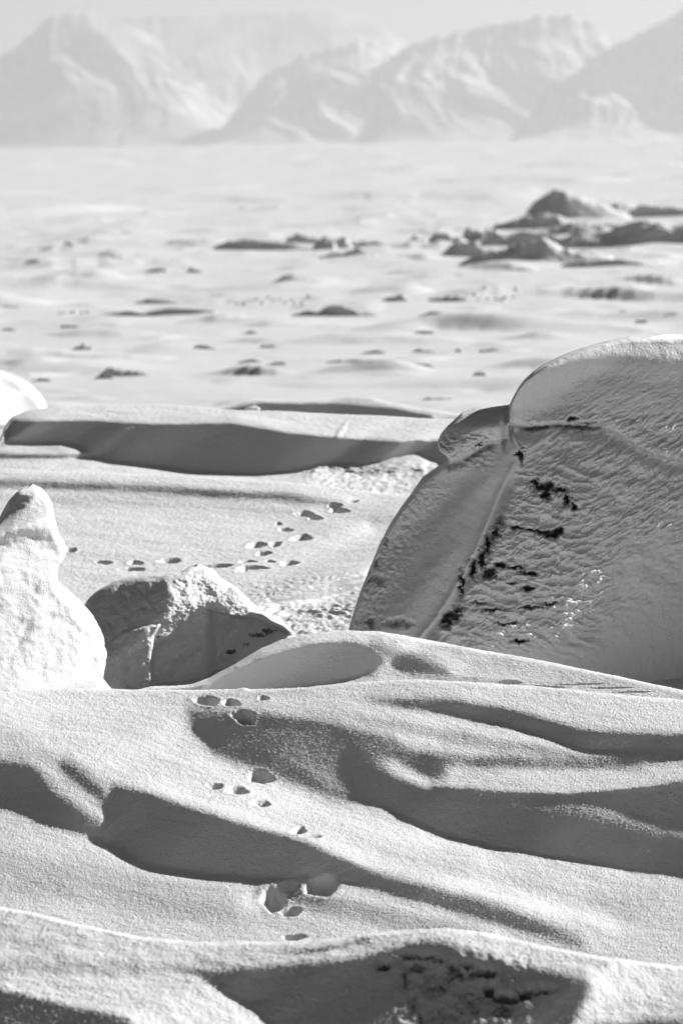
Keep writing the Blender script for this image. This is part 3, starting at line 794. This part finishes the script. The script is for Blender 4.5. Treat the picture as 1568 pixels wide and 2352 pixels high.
bould = solid('snowy_boulder', mass_outline, mass_ys, mass_left, mass_right, mass_depth, lambda y: .35 + .3 * sstep(779, 1100, y), M_ROCKY, nu=620, rnd=9, rad=.02,
      detail=mass_detail, rockf=lambda x, y: rock_field(x, y, ROCKS_B, seed=8),
      parts=(('rock_body', 'snow_cap', 'snow_ledge'), lambda x, y: np.where((x > 1166) & (y < np.interp(x, [1160, 1200, 1240, 1280, 1330, 1380, 1440, 1500, 1568, 1900], [974, 982, 980, 974, 978, 980, 1012, 1047, 1060, 1077])), 1,
             np.where((x <= 1166) & (y < np.interp(x, [1000, 1030, 1060, 1090, 1110, 1165, 1200], [1038, 1064, 1056, 1038, 1024, 1006, 992])), 2, 0))))
thing(bould, 'huge snow-plastered boulder with an overhanging cap and dark rock showing through', 'boulder')

# ---- the tall bright mound at the left edge
mo_right = pl([(1126, 80), (1130, 94), (1140, 106), (1165, 119), (1200, 124), (1232, 133), (1250, 146), (1268, 151), (1285, 146), (1300, 134), (1330, 129), (1350, 126), (1372, 148), (1400, 180), (1430, 204), (1450, 216), (1480, 232), (1520, 238), (1560, 234), (1583, 231), (1620, 262), (1680, 330), (1760, 420)])
mo_left = pl([(1126, 48), (1131, 38), (1150, 20), (1175, 6), (1205, -8), (1215, -60), (1300, -200), (1760, -330)])
mo_y = np.concatenate([1126 + 10 * np.linspace(0, 1, 16) ** 2, np.linspace(1137.5, 1760, 420)])
_mr = mo_right
mo_right = lambda y: _mr(y) + (5 * noise(np.asarray(y) / 22., np.asarray(y) * 0 + .5, seed=61) + 2.5 * noise(np.asarray(y) / 6., np.asarray(y) * 0 + .5, seed=62)) * sstep(1180, 1240, np.asarray(y, float)) * (1 - sstep(1540, 1580, np.asarray(y, float)))
my = np.linspace(1126, 1600, 160)
mo_out = [(float(mo_left(y)), float(y)) for y in my] + [(-340, 1800), (3000, 1800), (3000, 1600)] + [(float(mo_right(y)), float(y)) for y in my[::-1]]
mc = tps([(60, 1136, .24), (20, 1165, .30), (70, 1160, .14), (105, 1170, .26), (0, 1195, .30), (65, 1190, .09), (112, 1195, .22), (0, 1218, .03), (60, 1215, .03), (118, 1232, .18), (-20, 1255, .0), (60, 1250, .03), (140, 1262, .25),
   (0, 1300, -.08), (60, 1300, .0), (110, 1310, .17), (120, 1350, .20), (0, 1400, -.12), (100, 1400, .06), (170, 1410, .24), (0, 1480, -.20), (100, 1480, -.02), (220, 1480, .24), (-20, 1560, -.26), (100, 1560, -.08), (225, 1560, .18),
   (0, 1640, -.30), (150, 1640, -.12), (250, 1620, .06), (-200, 1400, -.4), (-200, 1640, -.5), (-200, 1250, -.25)])
def paint_mo(P):
    P.fill([(-330, 1100), (40, 1110), (78, 1128), (72, 1155), (40, 1176), (0, 1196), (-330, 1300)], -.03, 14)
    P.line([(0, 1203), (60, 1182), (108, 1190), (134, 1226)], 6, .48, 10)
    P.line([(-100, 1255), (0, 1236), (60, 1220), (108, 1232), (122, 1252)], [20, 18, 15, 15, 10], .0, 18)
    P.line([(60, 1490), (70, 1420), (130, 1418), (175, 1440), (200, 1480)], 4, .30, 26)
    P.line([(20, 1540), (40, 1490)], 5, .3, 12)
    P.line([(0, 1575), (25, 1605), (40, 1640)], [5, 7, 5], .2, 14)
    P.line([(215, 1500), (226, 1540)], 6, .3, 10)
_pm = paint_mo
def paint_mo(P):
    P.fill([(-330, 1480), (0, 1500), (240, 1480), (430, 1600), (430, 1800), (-330, 1800)], .40, 110)
    P.line([(-60, 1350), (40, 1380), (110, 1340)], [30, 24, 12], .27, 50)
    P.line([(170, 1420), (205, 1480), (215, 1560)], 20, .46, 40)
    _pm(P)
def mo_prior(x, y):
    Pf, g0, g1, st = FIELD['snow_slope']
    f = np.exp(bil(Pf, g0, g1, st, x, np.maximum(y, 1592)))
    k = sstep(1520, 1640, y)
    return (12.37 + mc(x, y) * .65) * (1 - k) + f * k
mo_surf = sculpt('mound', (-330, 430), (1110, 1780), 5.0, mo_prior, paint_mo, .38, lambda x, y: (x < mo_right(y) + 6) & (y < 1640), lam_p=lambda x, y: 1e-5 + .05 * sstep(1600, 1650, y))
def mo_depth(x, y):
    Pf, g0, g1, st = FIELD['snow_slope']
    f = np.exp(bil(Pf, g0, g1, st, x, np.maximum(y, 1590)))
    k = sstep(1480, 1600, y)
    d = mo_surf(x, y)
    edge = (mo_right(y) - x)
    off = -.012 + .030 * sstep(1640, 1745, y + .3 * x) + .03 * sstep(1583, 1610, y) * (1 - sstep(0, 90, edge))
    return d + off * sstep(1560, 1600, y)
def mo_detail(x, y):
    m = 1 - sstep(1540, 1640, y)
    e, _ = poly_dist(x, y, [(0, 1500), (40, 1480), (68, 1430), (110, 1414), (150, 1424), (190, 1455)])
    return m * (-.011 * fbm(x / 70., y / 60., octv=3, seed=401) - .0016 * fbm(x / 12., y / 12., octv=3, seed=402)) + .003 * np.exp(-(e / 9.) ** 2) * m
mound = solid('snow_mound', mo_out, mo_y, mo_left, mo_right, mo_depth, lambda y: .2 + .5 * sstep(1126, 1500, y), M_SNOW, nu=260, rnd=12, rad=.05, detail=mo_detail,
      parts=(('mound_body', 'top_knob'), lambda x, y: np.where(y < np.interp(x, [0, 60, 110, 140], [1204, 1184, 1192, 1226]), 1, 0)))
thing(mound, 'tall bright snow mound with a knobbed top at the left edge', 'snow mound')

# ---- unseen drift added right of the frame to shade the boulder's lower right
def shade_drift():
    u, v = np.meshgrid(np.linspace(-1, 1, 90), np.linspace(-1, 1, 90))
    r = np.sqrt(u ** 2 + v ** 2)
    X = 1.62 + .72 * u; Y = 14.35 + .75 * v
    z = .05 + .72 * (1 - sstep(.25, 1.0, r + .12 * fbm(u * 2, v * 2, octv=3, seed=500))) - .5 * sstep(.85, 1.2, r) + .02 * fbm(u * 6, v * 6, octv=3, seed=501)
    return struct(mesh_obj('snow_drift', np.stack([X, Y, z], -1), grid_faces(90, 90), M_SNOW))  # extra drift out of view, added only for the shadow it casts
shade_drift()

# ---- broken hummock in the hollow at the centre left
hum_left = pl([(1306, 434), (1315, 414), (1320, 380), (1323, 330), (1328, 296), (1338, 262), (1350, 238), (1362, 218), (1380, 200), (1400, 190), (1450, 170), (1640, 165)])
hum_right = pl([(1306, 470), (1312, 492), (1328, 506), (1350, 540), (1375, 566), (1400, 590), (1425, 622), (1438, 650), (1452, 668), (1462, 676), (1520, 690), (1640, 700)])
hum_ys = np.concatenate([1306 + 14 * np.linspace(0, 1, 24) ** 2, np.linspace(1320.5, 1640, 280)])
hy = np.linspace(1306, 1640, 120)
hum_outline = [(float(hum_left(y)), float(y)) for y in hy] + [(float(hum_right(y)), float(y)) for y in hy[::-1]]
hc = tps([(330, 1335, .16), (250, 1370, .16), (200, 1420, .16), (300, 1380, .06), (370, 1370, .08), (395, 1395, .05), (340, 1420, .02), (270, 1440, .0), (300, 1500, -.04), (250, 1560, -.06),
  (345, 1450, -.05), (348, 1540, -.06), (330, 1580, -.06), (450, 1330, .16), (480, 1360, .10), (430, 1380, .06), (412, 1425, -.07), (395, 1385, .0), (440, 1420, .07), (490, 1400, .08), (375, 1480, .12), (400, 1540, .14), (440, 1560, .14), (470, 1480, .16), (540, 1440, .14), (520, 1410, .08),
  (580, 1410, .16), (600, 1450, .22), (560, 1490, .22), (640, 1450, .26), (500, 1540, .16), (560, 1420, .13), (680, 1500, .3), (200, 1640, .0), (450, 1640, .1), (650, 1640, .3), (510, 1350, .16), (620, 1430, .2)])
def paint_H(P):
    P.line([(330, 1326), (280, 1345), (240, 1372), (210, 1400)], 10, .02, 24)
    P.line([(300, 1352), (340, 1348), (375, 1360)], [8, 14, 12], -.10, 20)
    P.line([(385, 1335), (402, 1370), (400, 1420), (385, 1445)], [6, 14, 18, 16], .40, 14)
    P.fill([(395, 1300), (500, 1296), (520, 1345), (500, 1375), (440, 1395), (400, 1372)], .45, 12)
    P.line([(405, 1400), (430, 1415), (420, 1440)], 20, .35, 14)
    P.fill([(352, 1450), (372, 1468), (400, 1462), (440, 1440), (446, 1405), (490, 1392), (500, 1402), (560, 1424), (600, 1424), (680, 1465), (700, 1640), (352, 1640)], -.12, 10)
    P.line([(560, 1440), (540, 1480), (500, 1530)], 14, -.03, 26)
    P.line([(420, 1470), (400, 1530)], 16, -.02, 26)
    P.fill([(236, 1495), (285, 1455), (345, 1437), (350, 1640), (200, 1640)], -.05, 10)
    P.line([(342, 1446), (346, 1500), (346, 1590)], 3.5, .5, 5)
    P.line([(500, 1350), (560, 1395), (620, 1425), (676, 1462)], [14, 12, 8, 4], .32, 10)
hum_surf = sculpt('hummock', (160, 710), (1290, 1650), 4.0, lambda x, y: 13.9 + hc(x, y), paint_H, -.05, lambda x, y: (x > hum_left(y) - 6) & (x < hum_right(y) + 6), lam_p=1e-5)
def hum_depth(x, y):
    d = hum_surf(x, y)
    # the broken rim left of the cave
    ex = np.interp(y, [1400, 1430, 1460, 1500, 1560, 1640], [420, 372, 352, 350, 348, 348])
    py = np.interp(x, [200, 236, 280, 345], [1530, 1490, 1452, 1436])
    d = d - .02 * sstep(-5, 5, y - py) * (1 - sstep(-4, 4, x - ex))
    d = d + .02 * sstep(-4, 5, x - ex) * sstep(1410, 1450, y) * (1 - sstep(560, 640, x))
    # the dark undercut to the right below the arm
    ey = np.interp(x, [470, 500, 540, 590, 620, 660, 690], [1392, 1405, 1415, 1420, 1433, 1450, 1466])
    d = d + .05 * sstep(-2, 5, y - ey) * sstep(470, 500, x)
    return d
def hum_detail(x, y):
    b = sstep(380, 420, x) * (1 - sstep(1440, 1470, y))
    return -(.010 + .008 * b) * fbm(x / 34., y / 30., octv=4, seed=300) - .002 * fbm(x / 7., y / 6., octv=3, seed=310) * (.3 + b)
ROCKS_H = [((530, 1498), 12, 5, .9), ((590, 1460), 20, 7, .8), ((615, 1450), 14, 8, .8), ((565, 1480), 12, 6, .6), ((362, 1462), 4, 8, .8)]
hum = solid('broken_snow_hummock', hum_outline, hum_ys, hum_left, hum_right, hum_depth, lambda y: .12 + .35 * sstep(1306, 1450, y), M_ROCKY, nu=420, rnd=18, rad=.05,
      detail=hum_detail, rockf=lambda x, y: rock_field(x, y, ROCKS_H, seed=18))
thing(hum, 'broken snow hummock with a dark hollow in its side, between mound and boulder', 'snow hummock')

# ---- bright rounded mound at the far left edge
lm_right = pl([(858, 0), (862, 18), (870, 38), (880, 58), (895, 78), (910, 92), (925, 102), (960, 115)])
lm_ys = np.concatenate([858 + 8 * np.linspace(0, 1, 12) ** 2, np.linspace(866.5, 985, 60)])
ly = np.linspace(858, 985, 60)
lm_out = [(float(lm_right(y)), float(y)) for y in ly] + [(-260, 985), (-200, 900), (-100, 860)]
lm_left = pl([(858, -60), (870, -120), (900, -200), (985, -260)])
lc = tps([(0, 870, .5), (60, 890, .35), (95, 925, .5), (0, 920, .0), (-60, 900, -.1), (-200, 930, .6), (40, 940, .3), (0, 985, -.1), (90, 985, .6), (-150, 985, .2), (-120, 870, .5)])
lmd = solid('round_snow_mound', lm_out, lm_ys, lm_left, lm_right, lambda x, y: 24.5 + lc(x, y), lambda y: .5 + 0 * y, M_SNOW, nu=90, rnd=16, rad=.25, nb=30)
thing(lmd, 'bright rounded snow mound cut by the left edge behind the long ridge', 'snow mound')
chip = solid('snow_clod', [(562, 938), (575, 934), (592, 934), (597, 938), (597, 946), (560, 946)], np.linspace(934, 947, 16), pl([(934, 578), (938, 562), (947, 556)]), pl([(934, 590), (938, 597), (947, 598)]), lambda x, y: 20.6 + 0 * x, lambda y: .08 + 0 * y, M_SNOW, nu=30, rnd=4, rad=.03, nb=16)
thing(chip, 'small pale snow clod lying before the low ridge', 'snow clod')

# ---------------------------------------------------------------- the field of hummocks on the right of the plain
PILE = [ # x, foot y, width, height, rock, label
 (1330, 500, 170, 66, 'peaked snow cone, highest of the hummock field'),
 (1230, 524, 130, 34, 'dark stepped hummock under the left flank of the snow cone'),
 (1420, 498, 120, 30, 'grey hummock right of the snow cone'),
 (1530, 498, 130, 24, 'flat hummock at the right edge beside the cone'),
 (1345, 528, 200, 22, 'narrow snow ledge below the cone'),
 (1115, 552, 80, 30, 'dark two-headed hummock at the left of the field'),
 (1240, 562, 190, 30, 'long dark ledge across the middle of the hummock field'),
 (1500, 562, 330, 52, 'broad dark-faced hummock at the right edge of the field'),
 (1340, 552, 110, 26, 'smooth white hummock in the middle of the field'),
 (1095, 590, 110, 30, 'dark low hummock at the foot of the field, left'),
 (1140, 612, 120, 24, 'sloping grey slab hummock at the front left of the field'),
 (1270, 612, 190, 40, 'nearest dark-faced hummock at the front of the field'),
 (1400, 614, 150, 13, 'thin tapering snow tail right of the nearest hummock'),
 (1185, 634, 70, 8, 'small dark ripple in front of the hummock field'),
 (1060, 572, 44, 22, 'bright small snow block left of the field'),
 (1020, 556, 50, 20, 'pale snow block beside the dark-faced lump'),
]
for i, (x, y, w, h, lab) in enumerate(PILE):
    cone = i == 0
    hummock('ice_hummock', x, y - h * .5, w * 1.3, h * 1.1, lab, 'ice hummock', 'hummock field on the right of the plain', seed=200 + i, jag=.16 if cone else .34, face=1.2 if cone else .9 + .4 * (i % 3), rock=.05 if cone else .15, n=90, tail=.6,
            skew=-.35 if cone else (-.4, .1, -.2)[i % 3], pw=1.05 if cone else 1.7)
for i, (x, y, w, h, lab) in enumerate([(700, 562, 80, 20, 'grey ice block left of the pale ice blocks'), (745, 570, 50, 30, 'pale upright ice block in the middle of the plain'), (785, 568, 44, 28, 'pale ice block right of the upright one'),
        (840, 566, 90, 14, 'white snow tail right of the pale ice blocks'), (600, 572, 200, 22, 'faint grey swell left of the ice blocks'), (800, 600, 120, 18, 'bright snow swell in front of the ice blocks')]):
    hummock('ice_block', x, y - h * .5, w, h, lab, 'ice block', 'pale ice blocks in the middle of the plain', seed=240 + i, jag=.5, rock=.0, n=70, tail=.5)

# ---------------------------------------------------------------- mountains
def mountain_mat():
    m, nt, N, Lk = new_mat('mountain_snow_and_rock')
    out = N.new('ShaderNodeOutputMaterial'); bs = N.new('ShaderNodeBsdfPrincipled'); Lk.new(bs.outputs[0], out.inputs[0])
    g = N.new('ShaderNodeNewGeometry')
    sep = N.new('ShaderNodeSeparateXYZ'); Lk.new(g.outputs['Normal'], sep.inputs[0])
    n = N.new('ShaderNodeTexNoise'); n.inputs['Scale'].default_value = .012; n.inputs['Detail'].default_value = 7
    Lk.new(g.outputs['Position'], n.inputs['Vector'])
    ad = N.new('ShaderNodeMath'); ad.operation = 'MULTIPLY_ADD'; ad.inputs[1].default_value = .8
    Lk.new(n.outputs[0], ad.inputs[0]); Lk.new(sep.outputs[2], ad.inputs[2])
    r = N.new('ShaderNodeMapRange'); r.inputs['From Min'].default_value = 1.05; r.inputs['From Max'].default_value = 1.4
    r.inputs['To Min'].default_value = .16; r.inputs['To Max'].default_value = .8
    Lk.new(ad.outputs[0], r.inputs[0]); Lk.new(r.outputs[0], bs.inputs['Base Color'])
    bs.inputs['Roughness'].default_value = .9
    return m
M_MT = mountain_mat()
def mountain(name, top, dist, xr, label, front=260., seed=0, nx=260, ny=110, rough=1.0):
    xs = np.linspace(xr[0], xr[1], nx)
    v = np.linspace(0, 1, ny)           # 0 foot, .75 crest, 1 behind
    tp = smooth1(top, xs, 10)
    a, t = at(xs, tp)
    hz = np.maximum(H - t * dist, 0)
    jagged = np.clip(hz / 60, 0, 1) * 7 * fbm(xs / 26., xs * 0 + seed, octv=5, gain=.6, seed=seed + 30)
    X = np.broadcast_to((a * dist)[None, :], (ny, nx)).copy()
    c = v / .75
    Yd = np.where(v < .75, dist - front * (1 - c), dist + (v - .75) * 4 * front * .8)[:, None] * np.ones((1, nx))
    prof = np.where(v < .75, (c ** 1.25), np.clip(1 - (v - .75) * 4, 0, 1) ** 1.0)[:, None]
    z = prof * hz[None, :] + prof ** 6 * rough * jagged[None, :]
    sc = front
    wx = X + 90 * fbm(X / 260., Yd / 160., octv=3, seed=seed * 5)
    n = .75 * fbm(wx / 150. + seed, (Yd - dist) / (front * 1.5) + X / 900., octv=6, gain=.6, seed=seed * 7, ridge=True) + .8 * fbm(wx / 420., (Yd - dist) / front, octv=3, seed=seed * 9)
    bump = np.where(v < .75, np.sin(np.clip(c, 0, 1) * np.pi), 0)[:, None]
    z = z + bump * n * 34 * rough * np.clip(hz / 120, 0, 1)[None, :] 
    z = z - 3
    X = X + bump * 30 * noise(X / 300., Yd / 300., seed=seed)
    o = mesh_obj(name, np.stack([X, Yd, z], -1), grid_faces(ny, nx), M_MT)
    return thing(o, label, 'mountain', 'hazy mountains beyond the plain')
m1 = mountain('mountain', pl([(-900, 250), (-400, 200), (-100, 165), (0, 128), (60, 82), (100, 45), (125, 25), (200, 22), (260, 36), (330, 62), (390, 110), (440, 165), (510, 230), (590, 290), (680, 345)]), 8000, (-900, 680), 'flat-topped hazy mountain at the left with a shaded flank', seed=1)
m2 = mountain('mountain', pl([(150, 345), (200, 60), (300, 30), (450, 24), (620, 18), (760, 12), (850, 34), (930, 90), (1000, 160), (1050, 345)]), 9600, (150, 1050), 'broad pale snow dome between the left and middle mountains', seed=2, rough=.4, front=420.)
m3 = mountain('mountain', pl([(420, 345), (480, 322), (540, 250), (600, 172), (700, 115), (800, 92), (880, 86), (960, 105), (1050, 130), (1200, 180), (1400, 260), (1550, 345)]), 7800, (420, 1550), 'grey sloping mountain shoulder in the middle', seed=3)
m4 = mountain('mountain', pl([(800, 345), (840, 280), (870, 140), (950, 92), (1050, 64), (1150, 45), (1230, 30), (1300, 24), (1370, 44), (1410, 90), (1500, 170), (1700, 260), (1850, 345)]), 7350, (800, 1850), 'rounded hazy mountain right of the middle with snow patches', seed=4)
m5 = mountain('mountain', pl([(1150, 345), (1250, 210), (1330, 150), (1400, 102), (1480, 62), (1540, 30), (1568, 12), (1640, -30), (1750, -50), (2000, 60), (2500, 200)]), 6900, (1150, 2500), 'dark mountain slope rising out of the right edge', seed=5)

# ---------------------------------------------------------------- air, sky, sun, camera
hz = bpy.data.materials.new('cold_haze'); hz.use_nodes = True
nt = hz.node_tree; nt.nodes.clear()
o_ = nt.nodes.new('ShaderNodeOutputMaterial'); pv = nt.nodes.new('ShaderNodeVolumePrincipled')
pv.inputs['Color'].default_value = (.66, .66, .66, 1); pv.inputs['Density'].default_value = HAZE = 0.00018
pv.inputs['Anisotropy'].default_value = 0.55
nt.links.new(pv.outputs[0], o_.inputs['Volume'])
bx0, bx1, by0, by1, bz0, bz1 = -8000, 8000, -200, 12500, -24, 290
hv = np.array([(x, y, z) for x in (bx0, bx1) for y in (by0, by1) for z in (bz0, bz1)], float)
hf = np.array([(0, 1, 3, 2), (4, 6, 7, 5), (0, 4, 5, 1), (2, 3, 7, 6), (0, 2, 6, 4), (1, 5, 7, 3)])
haze = mesh_obj('haze', hv, hf, hz, smooth=False); haze['kind'] = 'stuff'

sc = bpy.context.scene
w = bpy.data.worlds.new('World'); sc.world = w; w.use_nodes = True
nt = w.node_tree; bg = nt.nodes['Background']
sky = nt.nodes.new('ShaderNodeTexSky'); sky.sky_type = 'NISHITA'; sky.sun_disc = False
sky.sun_elevation = SUN_EL; sky.sun_rotation = SUN_AZ; sky.dust_density = 0.0; sky.air_density = 0.35
bw = nt.nodes.new('ShaderNodeSeparateColor')   # black-and-white through a red filter
nt.links.new(sky.outputs[0], bw.inputs[0]); nt.links.new(bw.outputs[0], bg.inputs['Color'])
bg.inputs['Strength'].default_value = 0.05

sd = bpy.data.lights.new('sun', 'SUN'); sd.energy = 5.0; sd.angle = math.radians(.5)
so = bpy.data.objects.new('sun', sd); sc.collection.objects.link(so)
from mathutils import Vector, Matrix
so.rotation_euler = Vector(L).to_track_quat('Z', 'Y').to_euler()
so.location = (20, 20, 20)

cd = bpy.data.cameras.new('camera'); co = bpy.data.objects.new('camera', cd); sc.collection.objects.link(co)
cd.sensor_fit = 'VERTICAL'; cd.sensor_height = 36; cd.sensor_width = 24; cd.lens = 200
cd.shift_y = -(1176 - Y0) / 2352
co.location = (0, 0, H)
co.rotation_euler = (Matrix.Rotation(math.radians(90), 4, 'X') @ Matrix.Rotation(-RHO, 4, 'Z')).to_euler()
cd.clip_start = .1; cd.clip_end = 40000
cd.dof.use_dof = True; cd.dof.focus_distance = 12.6; cd.dof.aperture_fstop = 12
sc.camera = co
sc.view_settings.view_transform = 'Standard'; sc.view_settings.look = 'None'
sc.view_settings.exposure = 0.95; sc.view_settings.gamma = 1
sc.render.engine = 'CYCLES'
sc.cycles.use_denoising = True
sc.cycles.max_bounces = 6; sc.cycles.diffuse_bounces = 4; sc.cycles.glossy_bounces = 2; sc.cycles.volume_bounces = 1
sc.cycles.sample_clamp_direct = 6; sc.cycles.sample_clamp_indirect = 3
